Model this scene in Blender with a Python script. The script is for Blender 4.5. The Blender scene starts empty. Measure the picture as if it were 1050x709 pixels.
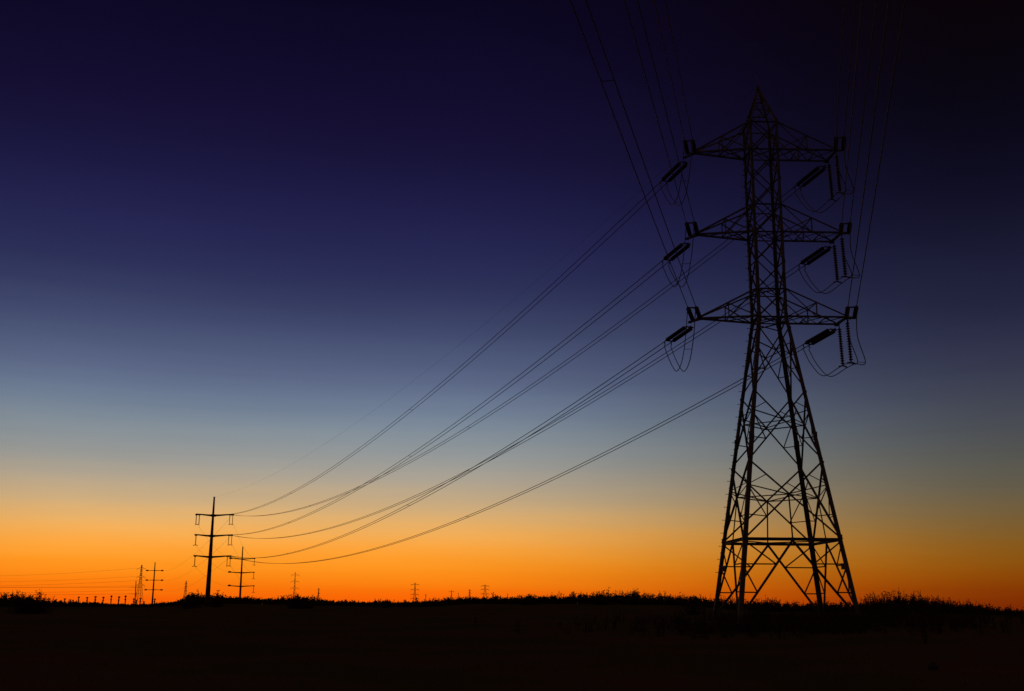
import bpy, math, random
from mathutils import Vector, Matrix
random.seed(7)
R = math.radians
scene = bpy.context.scene
col = scene.collection

# ---------------------------------------------------------------- camera
cam_data = bpy.data.cameras.new('camera')
cam = bpy.data.objects.new('camera', cam_data)
col.objects.link(cam)
cam_data.sensor_fit = 'HORIZONTAL'
cam_data.sensor_width = 36
cam_data.lens = 1117.1 / 1050 * 36
cam_data.clip_end = 20000
cam.matrix_world = (Matrix.Translation((0, 0, 1.6)) @ Matrix.Rotation(R(90) + 0.2309, 4, 'X')
                    @ Matrix.Rotation(0.0074, 4, 'Z'))
scene.camera = cam

# ---------------------------------------------------------------- exposure
scene.view_settings.view_transform = 'Standard'
scene.view_settings.look = 'None'
scene.view_settings.exposure = 0
scene.view_settings.gamma = 1

# ---------------------------------------------------------------- dusk sky
SUN_AZ = R(-13)          # where the sun went down (left of the view axis)

def lin(c):
    return tuple((v / 255 / 12.92) if v / 255 <= .04045 else ((v / 255 + .055) / 1.055) ** 2.4 for v in c)

world = bpy.data.worlds.new('World')
scene.world = world
world.use_nodes = True
nt = world.node_tree
nt.nodes.clear()
N, L = nt.nodes.new, nt.links.new
tc = N('ShaderNodeTexCoord')
sep = N('ShaderNodeSeparateXYZ')
L(tc.outputs['Generated'], sep.inputs[0])
def math_(op, a, b=None, c=None):
    n = N('ShaderNodeMath'); n.operation = op
    for i, v in enumerate((a, b, c)):
        if v is None: continue
        if isinstance(v, (int, float)): n.inputs[i].default_value = v
        else: L(v, n.inputs[i])
    return n.outputs[0]
elev = math_('MULTIPLY', math_('ARCSINE', sep.outputs['Z']), 180 / math.pi)
# faint bands of cloud low over the horizon: stretched noise nudges the height a little
nz = N('ShaderNodeTexNoise'); nz.inputs['Scale'].default_value = 3.0; nz.inputs['Detail'].default_value = 4
mp = N('ShaderNodeMapping'); mp.inputs['Scale'].default_value = (1, 1, 34)
L(tc.outputs['Generated'], mp.inputs[0]); L(mp.outputs[0], nz.inputs['Vector'])
wob = math_('MULTIPLY', math_('SUBTRACT', nz.outputs['Fac'], .5), 0.5)
e2 = math_('ADD', elev, wob)
fac = math_('DIVIDE', e2, 40.0)

def ramp(stops):
    r = N('ShaderNodeValToRGB'); cr = r.color_ramp; cr.interpolation = 'B_SPLINE'
    while len(cr.elements) > 1: cr.elements.remove(cr.elements[-1])
    for i, (e, c) in enumerate(stops):
        el = cr.elements[0] if i == 0 else cr.elements.new(e / 40)
        el.position = e / 40; el.color = lin(c) + (1,)
    L(fac, r.inputs[0])
    return r.outputs['Color']
glow = ramp([(0, (250, 92, 3)), (.9, (255, 132, 14)), (1.8, (255, 152, 32)), (2.5, (255, 164, 56)), (3.4, (244, 176, 88)),
             (4.2, (222, 176, 114)), (5.1, (196, 170, 132)), (6.2, (170, 161, 146)), (7.2, (150, 153, 152)), (8.4, (132, 144, 153)),
             (9.6, (113, 128, 150)), (11.3, (90, 102, 134)), (14.2, (58, 66, 102)), (17, (41, 43, 86)), (20, (31, 30, 73)),
             (23, (23, 18, 54)), (28, (14, 9, 38)), (33, (9, 5, 26)), (40, (5, 3, 18))])
side = ramp([(0, (120, 36, 2)), (1.0, (138, 62, 4)), (2.0, (140, 82, 12)), (3.0, (132, 90, 30)), (4.2, (116, 94, 56)),
             (5.4, (100, 92, 74)), (7, (84, 86, 82)), (9, (68, 72, 84)), (11.5, (50, 53, 76)), (14, (36, 38, 64)), (18, (19, 18, 42)),
             (22, (10, 9, 24)), (27, (9, 4, 8)), (33, (9, 2, 4)), (40, (4, 2, 3))])
az = math_('ARCTAN2', sep.outputs['X'], sep.outputs['Y'])
dev = math_('ABSOLUTE', math_('SUBTRACT', az, SUN_AZ))
mr = N('ShaderNodeMapRange'); mr.interpolation_type = 'SMOOTHSTEP'
mr.inputs['From Min'].default_value = R(8); mr.inputs['From Max'].default_value = R(39)
L(dev, mr.inputs['Value'])
mix = N('ShaderNodeMix'); mix.data_type = 'RGBA'
L(mr.outputs[0], mix.inputs['Factor']); L(glow, mix.inputs['A']); L(side, mix.inputs['B'])
# unseen sky away from the sunset: dull red, brightened to lift the silhouettes
mr2 = N('ShaderNodeMapRange'); mr2.interpolation_type = 'SMOOTHSTEP'
mr2.inputs['From Min'].default_value = R(45); mr2.inputs['From Max'].default_value = R(100)
L(dev, mr2.inputs['Value'])
mix2 = N('ShaderNodeMix'); mix2.data_type = 'RGBA'
L(mr2.outputs[0], mix2.inputs['Factor']); L(mix.outputs['Result'], mix2.inputs['A'])
mix2.inputs['B'].default_value = lin((52, 34, 34)) + (1,)
bg = N('ShaderNodeBackground'); 
L(mix2.outputs['Result'], bg.inputs['Color'])
# thin uneven haze: broad soft patches a few per cent brighter and darker
nz2 = N('ShaderNodeTexNoise'); nz2.inputs['Scale'].default_value = 2.2; nz2.inputs['Detail'].default_value = 6; nz2.inputs['Roughness'].default_value = .6
mp2 = N('ShaderNodeMapping'); mp2.inputs['Scale'].default_value = (1, 1, 6)
L(tc.outputs['Generated'], mp2.inputs[0]); L(mp2.outputs[0], nz2.inputs['Vector'])
L(math_('ADD', math_('MULTIPLY', nz2.outputs['Fac'], .24), .88), bg.inputs['Strength'])
wo = N('ShaderNodeOutputWorld'); L(bg.outputs[0], wo.inputs['Surface'])

# last trace of the sun, already under the horizon haze: very weak, soft, low
sd = bpy.data.lights.new('sun', 'SUN'); sd.energy = 0.01; sd.angle = R(10); sd.color = (1, .5, .2)
sun = bpy.data.objects.new('sun', sd); col.objects.link(sun)
sdir = Vector((math.sin(SUN_AZ), math.cos(SUN_AZ), math.tan(R(2))))
sun.rotation_euler = sdir.to_track_quat('Z', 'Y').to_euler()

# ---------------------------------------------------------------- materials
def mat(name, c1, c2, scale=6, rough=.7, metal=0., bump=0.):
    m = bpy.data.materials.new(name); m.use_nodes = True
    t = m.node_tree; b = t.nodes['Principled BSDF']
    n = t.nodes.new('ShaderNodeTexNoise'); n.inputs['Scale'].default_value = scale; n.inputs['Detail'].default_value = 5
    g = t.nodes.new('ShaderNodeTexCoord'); t.links.new(g.outputs['Object'], n.inputs['Vector'])
    r = t.nodes.new('ShaderNodeValToRGB')
    r.color_ramp.elements[0].position = .35; r.color_ramp.elements[1].position = .68
    r.color_ramp.elements[0].color = (*c1, 1); r.color_ramp.elements[1].color = (*c2, 1)
    t.links.new(n.outputs['Fac'], r.inputs[0]); t.links.new(r.outputs[0], b.inputs['Base Color'])
    b.inputs['Roughness'].default_value = rough; b.inputs['Metallic'].default_value = metal
    b.inputs['Specular IOR Level'].default_value = .25
    if bump:
        k = t.nodes.new('ShaderNodeBump'); k.inputs['Strength'].default_value = bump
        t.links.new(n.outputs['Fac'], k.inputs['Height']); t.links.new(k.outputs[0], b.inputs['Normal'])
    return m
M_STEEL = mat('galvanised_steel', (.13, .125, .12), (.2, .19, .18), 3, .75, .1)
M_PORC = mat('brown_porcelain', (.07, .035, .02), (.09, .05, .03), 5, .5)
M_ALU = mat('weathered_aluminium', (.16, .16, .16), (.24, .24, .24), 4, .7, .2)
M_POLE = mat('weathering_steel', (.08, .055, .04), (.12, .08, .06), 2, .85)
M_WOOD = mat('old_wood', (.07, .05, .035), (.12, .085, .06), 3, .9)
M_CONC = mat('concrete', (.25, .24, .22), (.34, .33, .3), 5, .9, 0, .3)
M_SIGN = mat('painted_plate', (.22, .22, .2), (.3, .3, .27), 2, .6)
M_LEAF = mat('dusty_leaves', (.055, .06, .022), (.1, .085, .035), 2, 1.0)
M_DRY = mat('dry_stalks', (.05, .035, .016), (.09, .06, .03), 2, 1.0)
M_GRASS = mat('field_grass', (.11, .13, .038), (.2, .13, .065), .6, 1.0)
M_GRASS.node_tree.nodes['Principled BSDF'].inputs['Specular IOR Level'].default_value = 0
M_ROCK = mat('dark_rock', (.05, .05, .045), (.1, .095, .085), 6, .95, 0, .5)

# ---------------------------------------------------------------- helpers
def link(name, verts, faces, m, parent=None, smooth=False):
    me = bpy.data.meshes.new(name); me.from_pydata([tuple(v) for v in verts], [], faces); me.update()
    me.materials.append(m)
    if smooth: me.polygons.foreach_set('use_smooth', [True] * len(me.polygons))
    o = bpy.data.objects.new(name, me); col.objects.link(o)
    if parent: o.parent = parent
    return o
def tag(o, label, cat, group=None):
    o['label'] = label; o['category'] = cat
    if group: o['group'] = group
    return o
def thing(name, loc, rz, label, cat, group=None):
    o = bpy.data.objects.new(name, None); col.objects.link(o)
    o.empty_display_size = .2; o.location = loc; o.rotation_euler = (0, 0, rz)
    return tag(o, label, cat, group)

class MB:
    def __init__(s): s.v, s.f = [], []
    def add(s, v, f):
        k = len(s.v); s.v += [Vector(x) for x in v]; s.f += [tuple(i + k for i in q) for q in f]
    def box(s, c, d, rot=None):
        vs = []
        for x in (-.5, .5):
            for y in (-.5, .5):
                for z in (-.5, .5):
                    p = Vector((x * d[0], y * d[1], z * d[2]))
                    if rot is not None: p = rot @ p
                    vs.append(Vector(c) + p)
        s.add(vs, [(0, 1, 3, 2), (4, 6, 7, 5), (0, 4, 5, 1), (2, 3, 7, 6), (0, 2, 6, 4), (1, 5, 7, 3)])
    def angle(s, p0, p1, w, t=None, side=None):
        """rolled steel angle section between two points, heel turned to `side`"""
        p0, p1 = Vector(p0), Vector(p1); t = t or w * .14
        d = (p1 - p0).normalized()
        u = Vector(side) if side is not None else Vector((0, 0, 1)) if abs(d.z) < .9 else Vector((1, 0, 0))
        u = (u - d * u.dot(d)).normalized(); v = d.cross(u)
        pr = [(0, 0), (w, 0), (w, t), (t, t), (t, w), (0, w)]
        vs = [p + u * (a - w * .3) + v * (b - w * .3) for p in (p0, p1) for a, b in pr]
        f = [(i, (i + 1) % 6, 6 + (i + 1) % 6, 6 + i) for i in range(6)] + [(0, 3, 2, 1), (0, 5, 4, 3), (6, 7, 8, 9), (6, 9, 10, 11)]
        s.add(vs, f)
    def tube(s, pts, rad, n=6, cap=True):
        pts = [Vector(p) for p in pts]; m = len(pts); vs = []
        d0 = (pts[1] - pts[0]).normalized()
        u = d0.orthogonal().normalized()
        for i, p in enumerate(pts):
            d = (pts[min(i + 1, m - 1)] - pts[max(i - 1, 0)]).normalized()
            u = (u - d * u.dot(d)).normalized(); v = d.cross(u)
            r = rad[i] if isinstance(rad, (list, tuple)) else rad
            for k in range(n):
                a = 2 * math.pi * k / n
                vs.append(p + (u * math.cos(a) + v * math.sin(a)) * r)
        f = [(i * n + k, i * n + (k + 1) % n, (i + 1) * n + (k + 1) % n, (i + 1) * n + k) for i in range(m - 1) for k in range(n)]
        if cap: f += [tuple(range(n))[::-1], tuple((m - 1) * n + k for k in range(n))]
        s.add(vs, f)
    def build(s, name, m, parent=None, smooth=False): return link(name, s.v, s.f, m, parent, smooth)

def lerp(a, b, t): return Vector(a) * (1 - t) + Vector(b) * t
def interp(x, tab):
    if x <= tab[0][0]: return tab[0][1]
    for (x0, y0), (x1, y1) in zip(tab, tab[1:]):
        if x <= x1:
            t = (x - x0) / (x1 - x0); t = t * t * (3 - 2 * t)
            return y0 + (y1 - y0) * t
    return tab[-1][1]

# ---------------------------------------------------------------- ground
# by compass bearing (degrees right of the view axis): distance and height of the low rise that closes the view
CREST_D = [(-60, 400), (-27, 400), (-16, 380), (-5, 330), (2, 260), (8, 200), (13, 120), (20, 95), (27, 85), (60, 90)]
CREST_H = [(-60, -1.0), (-26, -1.05), (-18, -.75), (-14.4, .4), (-9, .1), (-5, 0), (-1.5, 1.0), (4, 1.3), (7, 1.3), (9.2, 1.15),
           (11.5, .85), (16.5, .95), (19, 1.15), (22, 1.0), (26, .80), (60, .6)]
def ground_z(x, y):
    d = math.hypot(x, y); a = math.degrees(math.atan2(x, y))
    if abs(a) > 60: return 0.02 * math.sin(x * .1) - max(0, d - 300) * .0012
    D, H = interp(a, CREST_D), interp(a, CREST_H)
    f = min(1, max(0, (d - 12) / (D - 12)))
    z = H * (f * f * (3 - 2 * f)) * (1 if abs(a) < 45 else (60 - abs(a)) / 15)
    z += .05 * math.sin(x * .31 + 1) * math.sin(y * .23) * min(1, d / 30) * (1 if d < D else 0)
    if d > D: z -= (min(d, 2600) - D) * max(.0016, (1.6 - H) / D + .0007) + max(0, d - 2600) * .0045
    return z
vs, fs = [], []
azs = [-180 + 6 * i for i in range(20)] + [-60 + .5 * i for i in range(241)] + [66 + 6 * i for i in range(19)]
rings = [0.0] + [3 * 1.055 ** i for i in range(150)]
rings = [r for r in rings if r < 9000] + [9000]
for a in azs:
    for r in rings:
        x, y = r * math.sin(R(a)), r * math.cos(R(a)); vs.append((x, y, ground_z(x, y)))
nr = len(rings)
for i in range(len(azs)):
    j = (i + 1) % len(azs)
    for k in range(nr - 1): fs.append((i * nr + k, i * nr + k + 1, j * nr + k + 1, j * nr + k))
M_GROUND = mat('field_soil_and_grass', (.11, .13, .038), (.2, .12, .06), .12, 1.0, 0, .4)
M_GROUND.node_tree.nodes['Principled BSDF'].inputs['Specular IOR Level'].default_value = 0
g = link('ground', vs, fs, M_GROUND, None, True); g['kind'] = 'structure'

# ---------------------------------------------------------------- the large lattice tower
TX, TY, TYAW = 15.589, 64.0, .0282
Z_BELT, Z_WAIST, Z_LT, Z_MID, Z_MT, Z_TOP, Z_TT, Z_PEAK = 5.12, 18.36, 20.1, 23.71, 25.5, 29.12, 30.95, 33.62
def half(z): return .872 if z >= Z_WAIST else .872 + (Z_WAIST - z) * .1395
CORN = [(-1, -1), (1, -1), (1, 1), (-1, 1)]       # near left, near right, far right, far left
def cp(k, z):
    h = half(z); return Vector((CORN[k][0] * h, CORN[k][1] * h, z))
Z_FOOT = .45
tower = thing('transmission_tower', (TX, TY, 0), TYAW,
              'tall steel lattice power pylon with three crossarm levels and four splayed legs', 'transmission tower')
TWX = Matrix.Translation((TX, TY, 0)) @ Matrix.Rotation(TYAW, 4, 'Z')
for k in range(4):
    m = MB(); sx, sy = CORN[k]
    for z0, z1, w in ((Z_FOOT, Z_BELT, .25), (Z_BELT, 11.0, .235), (11.0, Z_WAIST, .22), (Z_WAIST, Z_MID, .19), (Z_MID, Z_TT, .16)):
        a, b = cp(k, z0), cp(k, z1); d = (b - a).normalized()
        t = w * .16
        ux = Vector((-sx, 0, 0)); uy = Vector((0, -sy, 0))
        prof = [(0, 0), (w, 0), (w, t), (t, t), (t, w), (0, w)]
        v = [p + ux * (q[0] - t) + uy * (q[1] - t) for p in (a, b) for q in prof]
        m.add(v, [(i, (i + 1) % 6, 6 + (i + 1) % 6, 6 + i) for i in range(6)] + [(0, 3, 2, 1), (0, 5, 4, 3), (6, 7, 8, 9), (6, 9, 10, 11)])
        # splice plates
        m.box(b + ux * (w * .4) + Vector((0, sy * (t + .012), 0)), (w * .9, .02, .5))
        m.box(b + uy * (w * .4) + Vector((sx * (t + .012), 0, 0)), (.02, w * .9, .5))
    m.build('leg', M_STEEL, tower)
    fz = .0
    m = MB(); c = cp(k, Z_FOOT)
    m.tube([(c.x, c.y, fz - .6), (c.x, c.y, Z_FOOT + .08)], .38, 16); m.build('footing', M_CONC, tower)

def face_pt(k, s, z):
    """point on face k (corner k to k+1) at fraction s"""
    return lerp(cp(k, z), cp((k + 1) % 4, z), s)
def mid_on(p, q, z):
    t = (z - p.z) / (q.z - p.z); return lerp(p, q, t)
NORM = [(0, -1, 0), (1, 0, 0), (0, 1, 0), (-1, 0, 0)]
for k in range(4):
    k2 = (k + 1) % 4; nrm = NORM[k]; off = Vector(nrm)
    m = MB()
    A = lambda a, b, w=.085: m.angle(a, b, w, None, nrm)
    C0 = lambda z: cp(k, z); C1 = lambda z: cp(k2, z)
    mid = face_pt(k, .5, Z_BELT)
    h1, h2 = 3.73, 2.2
    for C in (C0, C1):
        foot = C(Z_FOOT + .25)
        A(mid - Vector((0, 0, .1)), foot, .115)
        d1, d2 = mid_on(mid, foot, h1), mid_on(mid, foot, h2)
        A(C(h1), d1, .07); A(C(h2), d2, .07)
        A(C(Z_BELT - .1), d1, .07); A(C(h1), d2, .07)
    m.build('bracing_bottom_bay', M_STEEL, tower)
    m = MB()
    m.angle(C0(Z_BELT), C1(Z_BELT), .17, .03, nrm)
    m.angle(C0(Z_BELT) + Vector((0, 0, -.02)) - off * .16, C1(Z_BELT) + Vector((0, 0, -.02)) - off * .16, .1, .02, nrm)
    m.build('belt_beam', M_STEEL, tower)
    # crossing bays of the tapered body: (z0, z1, ring?, hanger?)
    m = MB()
    for z0, z1, w, ring, hang in ((Z_BELT, 9.55, .1, 1, 1), (9.65, 13.75, .09, 1, 0), (13.85, 17.75, .08, 1, 0)):
        a0, a1, b0, b1 = C0(z0), C0(z1), C1(z0), C1(z1)
        A(a0, b1, w); m.angle(b0 + off * .03, a1 + off * .03, w, None, nrm)
        r0, r1 = half(z0), half(z1); t = r0 / (r0 + r1); x = lerp(a0, b1, t)
        for Ca, s_ in ((C0, 0), (C1, 1)):
            zl = x.z + .55 if ring else x.z
            A(Ca(zl), x, .06)
            lower = lerp(a0 if s_ == 0 else b0, x, .5)
            upper = lerp(a1 if s_ == 0 else b1, x, .42)
            A(Ca(zl), lower, .055); A(Ca(lower.z + .12), lower, .055)
            if z0 < 12: A(Ca(zl), upper, .05)
        if hang: A(x, face_pt(k, .5, Z_BELT), .07)
        m.box(x + off * .06, (.28, .28, .02) if 0 else ((.17, .02, .17) if k % 2 == 0 else (.02, .17, .17)))
    A(C0(17.9), C1(18.35), .07); A(C1(17.9), C0(18.35), .07)
    m.build('bracing_tapered_bay', M_STEEL, tower)
    # column
    m = MB()
    lv = [Z_WAIST, Z_LT, (Z_LT + Z_MID) / 2, Z_MID, Z_MT, (Z_MT + Z_TOP) / 2, Z_TOP, Z_TT]
    for i, (z0, z1) in enumerate(zip(lv, lv[1:])):
        A(C0(z0), C1(z1), .075); m.angle(C1(z0) + off * .03, C0(z1) + off * .03, .075, None, nrm)
        if i not in (2, 5): A(C0(z0), C1(z0), .08)
        x = (C0(z0) + C1(z1)) / 2
        m.box(x + off * .05, (.16, .02, .16) if k % 2 == 0 else (.02, .16, .16))
    A(C0(Z_TT), C1(Z_TT), .08)
    m.build('bracing_column_bay', M_STEEL, tower)
# diaphragms
for z in (Z_BELT + .03, 7.6, 11.9, Z_WAIST, Z_MID, Z_TOP, Z_LT):
    w = .06; m = MB()
    mids = [face_pt(k, .5, z) for k in range(4)]
    if z < Z_WAIST:
        for k in range(4): m.angle(mids[k], mids[(k + 1) % 4], w)
    else:
        m.angle(cp(0, z), cp(2, z), w); m.angle(cp(1, z) + Vector((0, 0, .05)), cp(3, z) + Vector((0, 0, .05)), w)
    m.build('diaphragm', M_STEEL, tower)
# peak
m = MB(); apex = Vector((0, 0, Z_PEAK))
for k in range(4):
    a = cp(k, Z_TT); m.angle(a, apex, .12, .02)
    for t in (.36, .68):
        m.angle(lerp(cp(k, Z_TT), apex, t), lerp(cp((k + 1) % 4, Z_TT), apex, t), .06)
    m.angle(cp(k, Z_TT), lerp(cp((k + 1) % 4, Z_TT), apex, .36), .06)
    m.angle(lerp(cp(k, Z_TT), apex, .36), lerp(cp((k + 1) % 4, Z_TT), apex, .68), .05)
m.box(apex, (.22, .22, .16)); m.tube([apex, apex + Vector((0, 0, .25))], .04, 8)
m.build('peak', M_STEEL, tower)

# crossarms
LEVELS = (('lower', Z_WAIST, Z_LT), ('middle', Z_MID, Z_MT), ('upper', Z_TOP, Z_TT))
ARM_L, ARM_R = 4.25, 4.47
att = {}
for lvl, zb, zt in LEVELS:
    # pointed left arm
    m = MB(); h = .872
    nb, fb, ntp, ftp = Vector((-h, -h, zb)), Vector((-h, h, zb)), Vector((-h, -h, zt)), Vector((-h, h, zt))
    tip = Vector((-ARM_L, -.05, zb))
    tn, tf = tip + Vector((0, -.07, 0)), tip + Vector((0, .07, 0))
    m.angle(nb, tn, .105); m.angle(fb, tf, .105); m.angle(ntp, tn + Vector((0, 0, .08)), .09); m.angle(ftp, tf + Vector((0, 0, .08)), .09)
    for (b_, t_, e) in ((nb, ntp, tn), (fb, ftp, tf)):
        bm_, tm_ = lerp(b_, e, .5), lerp(t_, e, .5)
        m.angle(bm_, tm_, .06); m.angle(b_, tm_, .06); m.angle(t_, bm_, .06)
    m.angle(lerp(nb, tn, .5), lerp(fb, tf, .5), .05); m.angle(nb, lerp(fb, tf, .5), .05); m.angle(fb, lerp(nb, tn, .5), .05)
    m.angle(lerp(ntp, tn, .5), lerp(ftp, tf, .5), .05); m.angle(lerp(nb, tn, .5), lerp(fb, tf, .8), .05)
    out = tip + Vector((-.5, .5, -.1))
    m.angle(tip + Vector((.2, -.1, 0)), out, .12, .03); m.box(tip + Vector((-.02, 0, 0)), (.34, .2, .14)); m.box(out, (.2, .14, .12))
    m.build('crossarm', M_STEEL, tower)
    att[lvl, 'L', 'near'] = tip + Vector((-.2, -.2, -.17)); att[lvl, 'L', 'far'] = out + Vector((.1, .1, -.2))
    # square ended right arm
    m = MB()
    nb, fb, ntp, ftp = Vector((h, -h, zb)), Vector((h, h, zb)), Vector((h, -h, zt)), Vector((h, h, zt))
    en, ef = Vector((ARM_R, -h, zb)), Vector((ARM_R - .05, h, zb))
    m.angle(nb, en, .125); m.angle(fb, ef, .125); m.angle(en, ef, .13, .025)
    m.angle(ntp, en + Vector((-.05, 0, .1)), .09); m.angle(ftp, ef + Vector((-.05, 0, .1)), .09)
    for (b_, t_, e) in ((nb, ntp, en), (fb, ftp, ef)):
        bm_, tm_ = lerp(b_, e, .5), lerp(t_, e, .5)
        m.angle(bm_, tm_, .065); m.angle(b_, tm_, .06); m.angle(t_, bm_, .065)
    q = [(lerp(nb, en, t), lerp(fb, ef, t)) for t in (0, .33, .66, 1)]
    for (a, b), (c, d) in zip(q, q[1:]):
        m.angle(a, d, .05); m.angle(b + Vector((0, 0, .04)), c + Vector((0, 0, .04)), .05); m.angle(c, d, .05)
    m.angle(lerp(ntp, en, .5), lerp(ftp, ef, .5), .05)
    m.angle(en + Vector((-.2, 0, 0)), en + Vector((.4, -.05, -.04)), .12, .03)
    m.box(en, (.2, .24, .16)); m.box(ef, (.24, .2, .18))
    m.build('crossarm', M_STEEL, tower)
    att[lvl, 'R', 'near'] = en + Vector((.14, -.18, -.17)); att[lvl, 'R', 'far'] = ef + Vector((-.02, .16, -.2))
    att[lvl, 'R', 'hang_far'] = ef + Vector((.12, -.1, -.1)); att[lvl, 'R', 'hang_near'] = en + Vector((.1, .25, -.08))

# step bolts up the far left leg, on alternating flanges
bolt = MB(); bolt.tube([(0, 0, 0), (-.17, 0, 0)], .016, 5); bolt.tube([(-.16, 0, 0), (-.185, 0, 0)], .028, 6)
b0 = None; z = 3.4; i = 0
while z < Z_TOP:
    c = cp(3, z)
    if b0 is None: b0 = bolt.build('step_bolt', M_STEEL, tower); o = b0
    else: o = b0.copy(); col.objects.link(o); o.parent = tower
    o.location = c + Vector((-.03, -.04, 0)); o.rotation_euler = (0, 0, 0 if i % 2 == 0 else R(-90)); z += .385; i += 1
# number plates bolted on two legs
for k, dx in ((3, .2), (1, -.2)):
    c = cp(k, 3.62); m = MB(); m.box((0, 0, 0), (.42, .02, .34)); m.box((0, .03, 0), (.1, .04, .3))
    o = m.build('plate', M_SIGN, tower); o.location = c + Vector((dx, -.06, 0))

# ---------------------------------------------------------------- insulators and conductors
def frame(d):
    d = d.normalized(); s = d.cross(Vector((0, 0, 1))).normalized(); u = s.cross(d)
    return d, s, u
def discs(m, p, d, n, pitch, r, rr=.05):
    """stack of bell-shaped discs along d"""
    d = d.normalized(); u = d.orthogonal().normalized(); v = d.cross(u); K = 12
    prof = []
    for i in range(n):
        t = i * pitch
        prof += [(t, rr), (t + pitch * .22, r * .8), (t + pitch * .42, r), (t + pitch * .55, r * .97), (t + pitch * .62, rr * 1.1)]
    prof.append((n * pitch, rr))
    vs = [p + d * t + (u * math.cos(2 * math.pi * k / K) + v * math.sin(2 * math.pi * k / K)) * q for t, q in prof for k in range(K)]
    f = [(i * K + k, i * K + (k + 1) % K, (i + 1) * K + (k + 1) % K, (i + 1) * K + k) for i in range(len(prof) - 1) for k in range(K)]
    m.add(vs, f + [tuple(range(K))[::-1], tuple((len(prof) - 1) * K + k for k in range(K))])

GI = 'insulator strings on the big pylon'
def tension_set(p, d, label, r=.132, n=16):
    """p world start, d direction; returns the two conductor attachment points"""
    t = thing('strain_insulator', p, 0, label, 'insulator', GI)
    d, s, u = frame(d); o = Vector((0, 0, 0)); sp = .235
    m = MB(); m.tube([o, o + d * .22], .035, 6)
    m.tube([o + d * .2 - s * .27, o + d * .2 + s * .27], .045, 6)
    for q in (-1, 1): m.tube([o + d * .2 + s * q * sp, o + d * .4 + s * q * sp], .03, 6)
    m.build('yoke', M_STEEL, t)
    Ls = n * .135
    for q in (-1, 1):
        m = MB(); discs(m, o + d * .38 + s * q * sp, d, n, .135, r); m.build('disc_string', M_PORC, t, True)
    e = .38 + Ls
    m = MB()
    m.tube([o + d * (e + .1) - s * .29, o + d * (e + .1) + s * .29], .045, 6)
    for q in (-1, 1):
        m.tube([o + d * e + s * q * sp, o + d * (e + .38) + s * q * sp], .035, 6)
        m.tube([o + d * (e + .3) + s * q * sp, o + d * (e + .26) + s * q * sp - u * .22], .035, 6)
    m.build('yoke', M_STEEL, t)
    return [p + d * (e + .36) + s * q * sp for q in (-1, 1)]
def hang_set(p, label, L_=2.62):
    t = thing('suspension_insulator', p, 0, label, 'insulator', GI)
    d = Vector((.03, 0, -1)).normalized()
    m = MB(); m.tube([(0, 0, .1), d * .2], .03, 6); m.build('shackle', M_STEEL, t)
    n = 15; m = MB(); discs(m, d * .18, d, n, (L_ - .35) / n, .125); m.build('disc_string', M_PORC, t, True)
    b = d * (L_ - .15); m = MB()
    m.tube([b - d * .05, b + d * .08], .03, 6)
    m.tube([b + d * .08 + Vector((-.27, -.08, -.04)), b + d * .04, b + d * .08 + Vector((.27, .08, -.04))], .045, 6)
    m.build('clamp', M_STEEL, t)
    return [p + b + d * .08 + Vector((q * .25, q * .07, -.06)) for q in (-1, 1)]

def cable_pts(a, b, sag, n=60):
    a, b = Vector(a), Vector(b)
    return [lerp(a, b, i / n) - Vector((0, 0, 4 * sag * (i / n) * (1 - i / n))) for i in range(n + 1)]
def catmull(ps, n=10):
    ps = [Vector(p) for p in ps]; ps = [ps[0] * 2 - ps[1]] + ps + [ps[-1] * 2 - ps[-2]]; out = []
    for i in range(1, len(ps) - 2):
        a, b, c, d = ps[i - 1:i + 3]
        for k in range(n):
            t = k / n
            out.append(.5 * ((2 * b) + (c - a) * t + (2 * a - 5 * b + 4 * c - d) * t * t + (3 * b - a - 3 * c + d) * t ** 3))
    out.append(ps[-2]); return out
def twin(name, paths, label, group, rad=.026, spacers=()):
    o = paths[0][0]
    t = thing(name, o, 0, label, 'power line', group)
    for pth in paths:
        m = MB(); m.tube([p - o for p in pth], rad, 6); m.build('cable', M_ALU, t, True)
    for s in spacers:
        m = MB(); a, b = (pth[int(s * (len(pth) - 1))] - o for pth in paths)
        m.tube([a, b], .016, 6); m.build('spacer', M_ALU, t)
    return t

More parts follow.
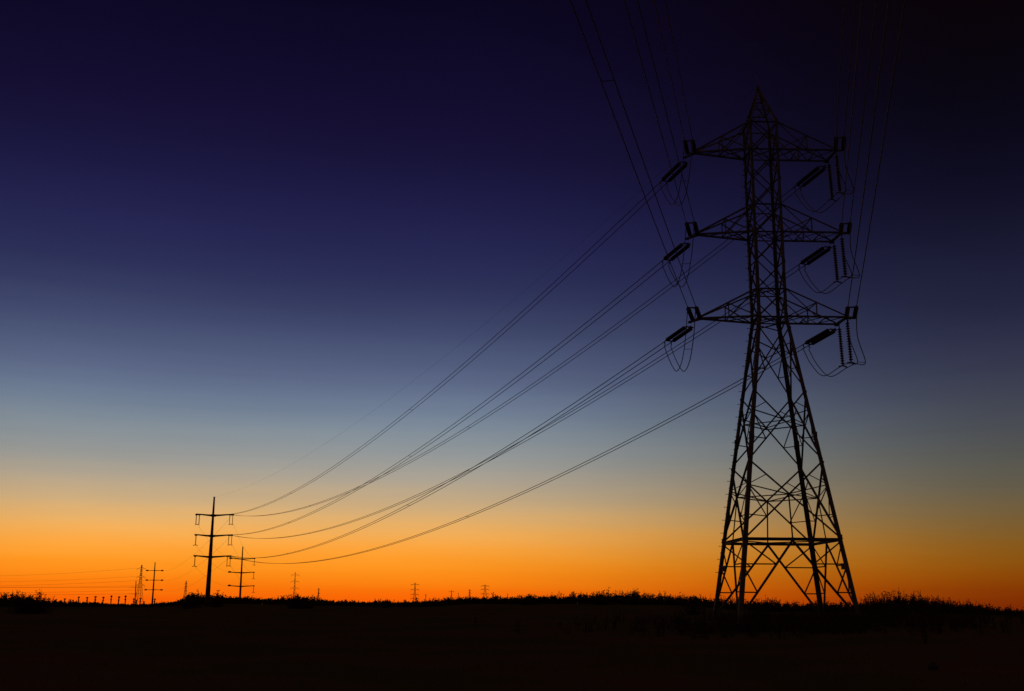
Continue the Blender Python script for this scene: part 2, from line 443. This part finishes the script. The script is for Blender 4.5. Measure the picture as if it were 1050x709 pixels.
# first steel pole, 235 m out: arm tips (its two circuits of the span land on the right ends)
P1 = {'upper': (19.35, -59.24, -67.17), 'middle': (15.03, -59.16, -67.26), 'lower': (10.64, -59.18, -67.14)}
FARSAG = {('upper', 'L'): 4.5, ('middle', 'L'): 4.5, ('lower', 'L'): 4.75, ('upper', 'R'): 6.55, ('middle', 'R'): 6.2, ('lower', 'R'): 6.05}
NEAR = {('upper', 'L'): (-13, -.09, .0003), ('middle', 'L'): (-14, -.02, .0003), ('lower', 'L'): (-15.5, .04, .0003),
        ('upper', 'R'): (-15.3, -.07, .0004), ('middle', 'R'): (-15.4, -.08, .0005), ('lower', 'R'): (-14.5, .02, .0006)}
SIDE = {'L': 'left', 'R': 'right'}
for lvl, zb, zt in LEVELS:
    for sd_ in 'LR':
        sn = SIDE[sd_]
        where = f'{lvl} {sn} crossarm'
        # far span
        a = TWX @ att[lvl, sd_, 'far']
        zp, xr, xl = P1[lvl]
        e = Vector((xr - (.25 if sd_ == 'L' else 0), 234.6 if sd_ == 'L' else 235.0, zp - (0 if sd_ == 'L' else .15)))
        sag = FARSAG[lvl, sd_]; Lh = (e - a).length
        d = (e - a) / Lh + Vector((0, 0, -4 * sag / Lh))
        pf = tension_set(a, d, f'double strain insulator slanting down left from the tip of the {where}')
        perp = Vector(((e - a).y, -(e - a).x, 0)).normalized() * .225
        paths = [cable_pts(pf[0], e - perp, sag, 90), cable_pts(pf[1], e + perp, sag, 90)]
        twin('overhead_line', paths, f'twin wires sagging from the {where} to the large steel pole', 'long sagging power lines', .027, (.3, .66))
        # near span, over the camera
        al, mm, cc = NEAR[lvl, sd_]; al = R(al)
        a = TWX @ att[lvl, sd_, 'near']
        d = Vector((math.sin(al), -math.cos(al), mm))
        pn = tension_set(a, d, f'foreshortened double strain insulator pointing towards the viewer from the {where}')
        paths = []
        for s in pn:
            paths.append([s + Vector((math.sin(al) * t, -math.cos(al) * t, mm * t + cc * t * t)) for t in [2.2 * i for i in range(91)]])
        twin('overhead_line', paths, f'twin wires rising overhead out of the photo top from the {where}', 'power lines passing overhead', .024, (.137,) if (lvl, sd_) == ('lower', 'L') else ())
        # jumper round the arm end
        up = Vector((0, 0, 1)); jp = []
        if sd_ == 'R':
            hf = hang_set(TWX @ att[lvl, 'R', 'hang_far'], f'vertical insulator string hanging from the {where}, nearer the tower body')
            hn = hang_set(TWX @ att[lvl, 'R', 'hang_near'], f'vertical insulator string hanging at the outer end of the {where}', 2.72)
        for q in (0, 1):
            f_, n_ = pf[q], pn[1 - q]
            f0 = f_ - up * .2
            if sd_ == 'L':
                mid = (f0 + n_) / 2
                pts = [f0, lerp(f0, n_, .12) - up * .85, lerp(f0, n_, .27) - up * 1.75, lerp(f0, n_, .42) - up * 2.5, lerp(f0, n_, .52) - up * 2.78,
                       lerp(f0, n_, .64) - up * 2.8, lerp(f0, n_, .77) - up * 2.45, lerp(f0, n_, .9) - up * 1.5, lerp(f0, n_, .96) - up * .7, n_ - up * .1]
            else:
                a1, a2 = hf[q], hn[q]
                o3 = TWX.to_3x3() @ Vector((.5, -1.5, 0)) + a2 + up * .02
                pts = [f0, lerp(f0, a1, .22) - up * .95 * (f0.z - a1.z) * .45, lerp(f0, a1, .55) - up * ((f0.z - a1.z) * .35 + .48), a1 - up * .02,
                       a2, lerp(a2, o3, .6) - up * .12, lerp(a2, n_, .78) - up * 1.0, n_ - up * .12]
            jp.append(catmull(pts, 8))
        twin('jumper_loop', jp, f'slack U shaped jumper wires looping below the {where}', 'jumper loops on the big pylon', .026, (.72,))
# earth wires from the peak
ap = TWX @ (apex + Vector((0, 0, .25)))
pts = cable_pts(ap, (-63.6, 235, 22.9), 4.6, 90)
m = MB(); m.tube([p - ap for p in pts], .0065, 5)
o = m.build('earth_wire', M_ALU, None, True); o.location = ap; tag(o, 'thin single wire from the pylon peak down to the top of the large steel pole', 'power line')
al = R(-14)
m = MB(); m.tube([Vector((math.sin(al) * t, -math.cos(al) * t, -.06 * t + .0003 * t * t)) for t in [2.5 * i for i in range(81)]], .011, 5)
o = m.build('earth_wire', M_ALU, None, True); o.location = ap; tag(o, 'thin single wire rising overhead from the pylon peak', 'power line')

# ---------------------------------------------------------------- tubular steel poles
def pole(base, top, arms, label, r0, r1, armr, sag_up=.25, nodes=0):
    """arms: list of (z, xl, xr) in world x"""
    base, top = Vector(base), Vector(top)
    t = thing('steel_pole', base, 0, label, 'utility pole', 'tubular steel poles with three arms')
    m = MB(); n = 8
    m.tube([lerp(base, top, i / n) - base for i in range(n + 1)], [r0 + (r1 - r0) * i / n for i in range(n + 1)], 12)
    m.build('shaft', M_POLE, t, True)
    for z, xl, xr in arms:
        xc = base.x; y = base.y
        m = MB()
        for xe in (xl, xr):
            s = [Vector((xc, y, z - sag_up)) - base, Vector((lerp((xc, 0, 0), (xe, 0, 0), .3).x, y, z - sag_up * .8)) - base, Vector((xe, y, z)) - base]
            m.tube(s, [armr * 1.5, armr * 1.25, armr * .75], 8)
        m.box(Vector((xc, y, z - sag_up)) - base, (r0 * 1.7, r0 * 1.9, armr * 3))
        m.build('arm', M_POLE, t)
    return t
g1 = ground_z(-63.5, 235)
pole((-63.55, 235, g1 - .3), (-63.6, 235, 23.05), [(P1[k][0], P1[k][2], P1[k][1]) for k in ('upper', 'middle', 'lower')],
     'largest dark steel pole with three arms, nearest on the left', .55, .17, .15, .3)
g2 = ground_z(-84.4, 350)
P2 = [(14.28, -88.39, -80.61), (10.03, -88.48, -80.57), (5.87, -88.29, -80.34)]
pole((-84.5, 350, g2 - .3), (-84.63, 350, 17.97), P2, 'second steel pole with three arms, just right of the largest pole', .36, .15, .13, .22)
g3 = ground_z(-164.5, 515)
P3 = [(14.42, -168.32, -160.83), (10.07, -168.18, -160.6), (5.72, -168.31, -160.5)]
p3 = pole((-164.5, 515, g3 - .3), (-164.7, 515, 18.14), P3, 'far steel pole with three arms in front of a distant lattice tower', .42, .2, .11, 0)
g4 = ground_z(-234, 700)
P4 = [(8.73, -239.8, -230.5), (4.61, -239.5, -230.8)]
pole((-234.4, 700, g4 - .3), (-234.9, 700, 12.65), P4, 'short far steel pole with two faint arms, leftmost of the poles', .36, .22, .1, 0)

GP = 'hanging insulators on the steel poles'
def pole_ins(x, y, z, h, label, twin_=True, r=.11, toe=True):
    t = thing('pole_insulator', (x, y, z), 0, label, 'insulator', GP)
    for q in ((-.32, .32) if twin_ else (0,)):
        m = MB(); m.tube([(q, 0, 0), (q, 0, -.2)], .05, 5); discs(m, Vector((q, 0, -.15)), Vector((0, 0, -1)), 8, (h - .4) / 8, r); m.build('disc_string', M_PORC, t)
    m = MB(); m.box((0, 0, -.02), (1.1 if twin_ else .5, .3, .3)); m.tube([(-.5, 0, -h + .1), (0, 0, -h + .22), (.5, 0, -h + .1)], .07, 5); m.build('clamp', M_STEEL, t)
for lvl in ('upper', 'middle', 'lower'):
    z, xr, xl = P1[lvl]
    pole_ins(xl + .35, 235, z - .1, 2.3, f'insulator pair hanging from the left end of the {lvl} arm of the largest pole', lvl == 'upper', .13)
    pole_ins(xr - .45, 235, z - .1, 2.2, f'insulator pair hanging from the right end of the {lvl} arm of the largest pole', True, .08)
for lvl, (z, xl, xr) in zip(('upper', 'middle', 'lower'), P2):
    pole_ins(xr - .1, 350, z, 2.2, f'insulator string hanging from the right end of the {lvl} arm of the second pole', False, .11)
    o = MB(); o.box((0, 0, 0), (.9, .4, .45)); o.box((0, 0, .2), (.4, .3, .2)); o = o.build('arm_end_insulator', M_PORC); o.location = (xl + .2, 350, z)
    tag(o, f'small dark insulator on the left end of the {lvl} arm of the second pole', 'insulator', GP)
for lvl, (z, xl, xr) in zip(('upper', 'middle', 'lower'), P3):
    for sn, x in (('left', xl + .3), ('right', xr - .3)):
        o = MB(); o.tube([(-.65, 0, 0), (-.4, 0, 0), (.4, 0, 0), (.65, 0, 0)], [.12, .32, .32, .12], 8); o = o.build('arm_end_insulator', M_PORC); o.location = (x, 515, z)
        tag(o, f'dark insulator on the {lvl} arm {sn} end of the far pole beside the lattice tower', 'insulator', GP)

def single(a, b, sag, r, label, group, n=30):
    a = Vector(a); m = MB(); m.tube([p - a for p in cable_pts(a, b, sag, n)], r, 4)
    o = m.build('overhead_line', M_ALU, None, True); o.location = a; return tag(o, label, 'power line', group)
G2 = 'thin wires between the far poles'
for (lvl, q), (z2, xl2, xr2) in zip(((k, P1[k]) for k in ('upper', 'middle', 'lower')), P2):
    z, xr, xl = q
    single((xl + .35, 235, z - 2.2), (xl2, 350, z2), 1.2, .014, f'thin wire from the largest pole, {lvl} arm left end, to the second pole', G2)
    single((xr, 235, z - 1.9), (xr2, 350, z2), 1.6, .014, f'thin wire from the largest pole, {lvl} arm right end, to the second pole', G2)
for (lvl, q), (z3, xl3, xr3) in zip(((k, P1[k]) for k in ('upper', 'middle', 'lower')), P3):
    z, xr, xl = q
    single((xr - .4, 235, z - .4), (xr3, 515, z3), 3, .016, f'faint wire from the largest pole, {lvl} arm right end, to the far pole', G2)
G3 = 'faint wires sagging low on the left'
k = 0
NM = ('highest', 'second highest', 'third highest', 'middle', 'third lowest', 'second lowest', 'lowest')
LOW = [((-318.5, 950, 27.2), (-640, 900, 27), 8.5), ((-319.5, 950, 20.2), (-640, 900, 21), 6.5), ((-239.8, 700, 8.73), (-470, 660, 12), 2.2),
       ((-319.5, 950, 12.5), (-640, 900, 16), 3.8), ((-239.5, 700, 4.61), (-470, 660, 6.5), 2.0),
       ((-168.3, 515, 10.07), (-400, 520, 9), 3.4), ((-168.3, 515, 5.72), (-400, 520, 5.8), 2.4)]
for (a, b, s), n_ in zip(LOW, NM):
    single(a, b, s, .07 if a[1] > 600 else .045, f'faint wire sagging across the far left sky, {n_} of seven', G3)

# ---------------------------------------------------------------- distant lattice towers
def small_tower(x, y, h, w, arms, armw, label, t=.22, sq=.13):
    gz = ground_z(x, y)
    r = thing('lattice_tower', (x, y, gz), random.uniform(-.3, .3), label, 'transmission tower', 'distant lattice towers on the horizon')
    H = h - gz
    m = MB()
    hw = lambda z: (w / 2) * (1 - z / (H * .62)) + sq * w if z < H * .55 else max(.12, (w / 2) * (1 - .55 / .62) + sq * w - (z - H * .55) / (H * .45) * sq * w)
    zs = [0, H * .16, H * .3, H * .42, H * .52, H * .62, H * .72, H * .82, H * .91, H]
    for kx, ky in CORN:
        for a, b in zip(zs, zs[1:]): m.tube([(kx * hw(a), ky * hw(a), a), (kx * hw(b), ky * hw(b), b)], t * .6, 4)
    m.build('legs', M_STEEL, r)
    m = MB()
    for a, b in zip(zs, zs[1:]):
        for i in range(4):
            c, d = CORN[i], CORN[(i + 1) % 4]
            m.tube([(c[0] * hw(a), c[1] * hw(a), a), (d[0] * hw(b), d[1] * hw(b), b)], t * .32, 3)
            m.tube([(d[0] * hw(a), d[1] * hw(a), a), (c[0] * hw(b), c[1] * hw(b), b)], t * .32, 3)
    m.build('bracing', M_STEEL, r)
    for f_ in arms:
        z = H - (h + .5) * (1 - f_); m = MB()
        for s in (-1, 1):
            tip = Vector((s * armw / 2, 0, z)); 
            for ky in (-1, 1):
                m.tube([(s * hw(z), ky * hw(z), z), tip], t * .45, 3); m.tube([(s * hw(z), ky * hw(z), z + H * .035), tip], t * .4, 3)
            m.tube([tip, tip - Vector((0, 0, 1.6))], t * .4, 4)
        m.build('crossarm', M_STEEL, r)
    return r
small_tower(-315, 950, 29.9, 5, (.89, .66, .43), 8.2, 'distant lattice tower with three arms between two far steel poles', .2)
small_tower(-508.5, 1750, 29.8, 6, (.85, .68, .5), 5, 'faint tiny tower between the far steel pole and the largest pole', .3)
small_tower(-231.8, 1200, 30.9, 2.6, (.9, .68, .46, .24), 8.8, 'slim distant tower with four arms, right of the second steel pole', .26)
small_tower(-394.3, 2300, 26.3, 5, (.88, .6), 6, 'tiny faint tower above the bush right of the slim four armed tower', .4)
small_tower(-128, 1500, 25.5, 5, (.9, .64, .4, .2), 11, 'distant lattice tower alone over the bare horizon near the middle', .42)
small_tower(-105, 2000, 20.5, 4, (.9,), 10, 'tiny single armed tower over brush, left of the centre brush rise', .4)
small_tower(-79.8, 2200, 24.8, 5, (.9, .7), 7, 'tiny two armed tower just left of the squat lattice tower', .4)
small_tower(-33.8, 1500, 23.4, 8, (.93, .74, .5), 11, 'squat lattice tower half hidden by brush at the horizon centre', .45)
for x, y, h, lab in ((-113.2, 1500, 10.9, 'tiny bare pole just right of the lone middle lattice tower'), (-92.7, 2000, 16.2, 'tiny bare pole between two tiny towers over the brush')):
    gz = ground_z(x, y); m = MB(); m.tube([(0, 0, -.5), (0, 0, h - gz)], [.5, .35], 6); m.tube([(-1.2, 0, h - gz - 1.5), (1.2, 0, h - gz - 1.5)], .2, 4)
    o = m.build('utility_pole', M_WOOD); o.location = (x, y, gz); tag(o, lab, 'utility pole')

# little posts with short cross tops along the left ridge
def crest_point(px, extra=0):
    """bearing (deg) -> point on the rise"""
    D = interp(px, CREST_D) + extra; return D * math.sin(R(px)), D * math.cos(R(px))
post_mesh = None
def post(b, h, group, label, extra=-6):
    global post_mesh
    x, y = crest_point(b, extra); z = ground_z(x, y)
    if post_mesh is None:
        m = MB(); m.tube([(0, 0, -.3), (0, 0, 1.0)], [.22, .16], 6); m.tube([(-.34, 0, .92), (.34, 0, .92)], .1, 4); m.tube([(-.3, 0, .62), (.26, 0, .62)], .08, 4)
        o = m.build('wooden_post', M_WOOD); post_mesh = o.data
    else:
        o = bpy.data.objects.new('wooden_post', post_mesh); col.objects.link(o)
    o.location = (x, y, z); o.scale = (random.uniform(.8, 1.15), 1, h * random.uniform(1.1, 1.3)); o.rotation_euler = (0, random.uniform(-.04, .04), random.uniform(-.4, .4))
    tag(o, label, 'post', group)
def bearing(px): return math.degrees(math.atan((px - 525) / 1117.1 * .98))
ORD = 'first second third fourth fifth sixth seventh eighth ninth tenth eleventh twelfth thirteenth fourteenth fifteenth sixteenth seventeenth'.split()
for i_, (px, h) in enumerate(((63, 1.9), (68, 1.5), (71.5, 1.9), (77, 1.9), (80, 1.8), (85.5, 2.5), (94.5, 2.6), (102.7, 2.7), (110.5, 2.6), (118.7, 2.8), (126.3, 2.7), (133.4, 2.7), (141.5, 2.0), (144.5, 1.8), (148.3, 2.2), (152.5, 1.3), (163, 1.9))):
    post(bearing(px), h, 'posts along the left ridge', f'{ORD[i_]} from the left in the row of cross topped posts on the left ridge')
for i_, (px, h) in enumerate(((258, 2.0), (262, 1.4), (268.6, 1.6), (274, 1.3), (279, 1.5), (284, 1.2), (289, 1.6))):
    post(bearing(px), h, 'posts right of the second pole', f'{ORD[i_]} small dark post rightwards from the second steel pole on the ridge', 10)

# ---------------------------------------------------------------- brush
def plant(m, x, y, z, h, w, n, leaf, rnd):
    """a many-stemmed bush: bent stems that fork, with small leaf faces along them"""
    for _ in range(n):
        a = rnd.uniform(0, 6.283); rr = abs(rnd.gauss(0, .5)) * w; hh = h * rnd.uniform(.45, 1) * max(.35, 1 - .45 * (rr / w))
        b = Vector((x + math.cos(a) * rr * .5, y + math.sin(a) * rr * .5, z - .15))
        tp = Vector((x + math.cos(a) * rr, y + math.sin(a) * rr, z + hh)) + Vector((rnd.gauss(0, .06), rnd.gauss(0, .06), 0)) * h
        md = lerp(b, tp, .55) + Vector((rnd.gauss(0, .05), rnd.gauss(0, .05), 0)) * h
        th = leaf * .22
        for p, q, t0, t1 in ((b, md, th, th * .7), (md, tp, th * .7, th * .25)):
            s = Vector((math.cos(a * 3), math.sin(a * 3), 0)); s2 = Vector((-s.y, s.x, 0))
            for u in (s, s2): m.add([p - u * t0, p + u * t0, q + u * t1, q - u * t1], [(0, 1, 2, 3)])
        for j in range(5):
            t = rnd.uniform(.25, 1.0); c = lerp(md, tp, t) if rnd.random() < .65 else lerp(b, md, t)
            tw_ = Vector((rnd.gauss(0, 1), rnd.gauss(0, 1), abs(rnd.gauss(.5, .6)))).normalized() * leaf * rnd.uniform(.9, 2.6)
            s = tw_.orthogonal().normalized() * leaf * rnd.uniform(.25, .5)
            m.add([c, c + tw_ * .5 + s, c + tw_, c + tw_ * .5 - s], [(0, 1, 2, 3)])
rnd = random.Random(11)
# height of the scrub in screen-independent metres by bearing
BR = [(-27, 1.3), (-25.5, 2.0), (-24.2, 2.6), (-23.2, 1.9), (-22.5, 1.1), (-20.5, .6), (-19.6, .22), (-18, .22), (-16.9, .6), (-15.8, 1.9), (-14.8, 1.7), (-13.8, 1.2),
      (-12.2, .9), (-11.6, 1.2), (-10.8, 1.6), (-9.8, 1.2), (-9, .75), (-7.2, .6), (-6.4, 1.1), (-5.6, .7), (-4.6, .9), (-3.4, 1.1), (-1.5, 1.0), (0, 1.05), (2, 1.15), (4, 1.25), (6, 1.3), (7.5, 1.05),
      (9, .95), (10.5, .9), (12.5, .65), (15, .5), (17.3, .5), (18.4, .7), (20, .8), (21.5, .5), (24, .35), (27, .3), (40, .3)]
mb, md_ = MB(), MB()
b = -30.0
while b < 31:
    D = interp(b, CREST_D); H = interp(b, BR)
    for row in range(3):
        dd = D + rnd.uniform(-.10, .03) * D; bb = b + rnd.uniform(-.1, .1)
        x, y = dd * math.sin(R(bb)), dd * math.cos(R(bb))
        h = 1.7 * H * rnd.uniform(.4, 1.1) * (1.5 if rnd.random() < .1 else 1)
        sc = D / 1117
        plant(mb if rnd.random() < .6 else md_, x, y, ground_z(x, y), h, max(.4, h * .32), 9, sc * 1.25, rnd)
    b += .075 if H > .4 else .12
# tall single stalks standing out of the scrub
for _ in range(900):
    b = rnd.uniform(-27.5, 27.5); D = interp(b, CREST_D) * rnd.uniform(.9, 1.02); H = interp(b, BR)
    if H < .45 and rnd.random() < .7: continue
    x, y = D * math.sin(R(b)), D * math.cos(R(b)); z = ground_z(x, y); h = H * rnd.uniform(.9, 1.9) + D * .001
    th = D / 1117 * rnd.uniform(.18, .4); p = Vector((x, y, z)); q = p + Vector((rnd.gauss(0, .2) * h, 0, h)); n_ = rnd.randint(1, 4)
    md_.add([p - Vector((th, 0, 0)), p + Vector((th, 0, 0)), q + Vector((th * .5, 0, 0)), q - Vector((th * .5, 0, 0))], [(0, 1, 2, 3)])
    md_.add([p - Vector((0, th, 0)), p + Vector((0, th, 0)), q + Vector((0, th * .5, 0)), q - Vector((0, th * .5, 0))], [(0, 1, 2, 3)])
    for j in range(n_):
        c = lerp(p, q, rnd.uniform(.6, 1)); e = Vector((rnd.gauss(0, 1), rnd.gauss(0, 1), rnd.uniform(.2, 1.2))).normalized() * th * rnd.uniform(2, 6); u = e.orthogonal().normalized() * th * .9
        md_.add([c, c + e * .5 + u, c + e, c + e * .5 - u], [(0, 1, 2, 3)])
# weeds in front of and round the feet of the big pylon
for _ in range(760):
    b = rnd.gauss(15, 4.2); D = 58 + rnd.gauss(0, 5) + (rnd.random() < .4) * 14
    x, y = D * math.sin(R(b)), D * math.cos(R(b))
    plant(mb if rnd.random() < .5 else md_, x, y, ground_z(x, y), rnd.uniform(.35, .95) * (1.2 if b < 13.5 or b > 18.3 else .95), .4, 7, .06, rnd)
s1 = mb.build('scrub', M_LEAF); s1['kind'] = 'stuff'
s2 = md_.build('dry_weeds', M_DRY); s2['kind'] = 'stuff'
# bushes that stand out from the scrub
BUSH = [(31, 150, 2.7, 3.0, 'broad low bush near the left edge of the horizon'),
        (46, 150, 3.1, 3.0, 'rounded bush on the left ridge, left of the row of posts'),
        (197, 205, 2.8, 2.4, 'twiggy bush left of the foot of the largest steel pole'),
        (206, 225, 2.9, 2.0, 'thin bush touching the foot of the largest steel pole'),
        (226, 215, 2.2, 2.2, 'low bush between the feet of the largest and the second pole'),
        (307, 200, 2.7, 3.2, 'spiky dark bush under the slim four armed tower'),
        (319, 210, 2.1, 2.0, 'straggly bush right of the spiky bush under the slim tower'),
        (399, 260, 1.6, 1.6, 'tiny tuft of bush on the bare ridge left of the lone lattice tower'),
        (545, 215, 2.2, 4.0, 'leafless bushy thicket at the middle of the horizon'),
        (618, 190, 2.4, 4.2, 'wide thicket right of the horizon centre'),
        (652, 180, 2.7, 3.0, 'tallest tuft of the thicket left of the big pylon'),
        (712, 100, 1.6, 2.0, 'low bush left of the big pylon feet'),
        (776, 58, 1.25, 1.2, 'weedy bush between the left legs of the big pylon'),
        (897, 78, 1.7, 1.6, 'bush just right of the big pylon feet'),
        (921, 80, 1.75, 1.5, 'second bush right of the big pylon feet, with taller twigs'),
        (966, 84, 1.15, 2.0, 'low rounded bush far right of the pylon')]
for px, d, h, w, lab in BUSH:
    bb = bearing(px); x, y = d * math.sin(R(bb)), d * math.cos(R(bb)); z = ground_z(x, y)
    m = MB(); plant(m, 0, 0, 0, h, w, int(60 + 20 * w), d / 1117 * 1.0, rnd)
    o = m.build('bush', M_LEAF); o.location = (x, y, z); tag(o, lab, 'bush', 'bushes on the ridge')
# grass of the field
m = MB()
for _ in range(9000):
    a = rnd.uniform(-30, 30); d = 14 + 75 * rnd.random() ** .7
    x, y = d * math.sin(R(a)), d * math.cos(R(a)); z = ground_z(x, y)
    for j in range(2):
        q = rnd.uniform(0, 6.28); h = rnd.uniform(.06, .2); w = .012
        c = Vector((x + rnd.gauss(0, .1), y + rnd.gauss(0, .1), z - .02)); u = Vector((math.cos(q), math.sin(q), 0))
        m.add([c - u * w, c + u * w, c + Vector((rnd.gauss(0, .05), rnd.gauss(0, .05), h))], [(0, 1, 2)])
o = m.build('grass', M_GRASS); o['kind'] = 'stuff'
# small dark rock in the field, low right
import bmesh
bm = bmesh.new(); bmesh.ops.create_icosphere(bm, subdivisions=3, radius=.13)
for v in bm.verts:
    v.co *= 1 + .18 * math.sin(v.co.x * 31 + 1) * math.cos(v.co.y * 27) + .08 * math.sin(v.co.z * 60)
    v.co.z *= .8
me = bpy.data.meshes.new('rock'); bm.to_mesh(me); me.materials.append(M_ROCK)
o = bpy.data.objects.new('rock', me); col.objects.link(o)
rx, ry = 9.9, 26.5
o.location = (rx, ry, ground_z(rx, ry) + .07); tag(o, 'small dark rock lying alone in the field at lower right', 'rock')
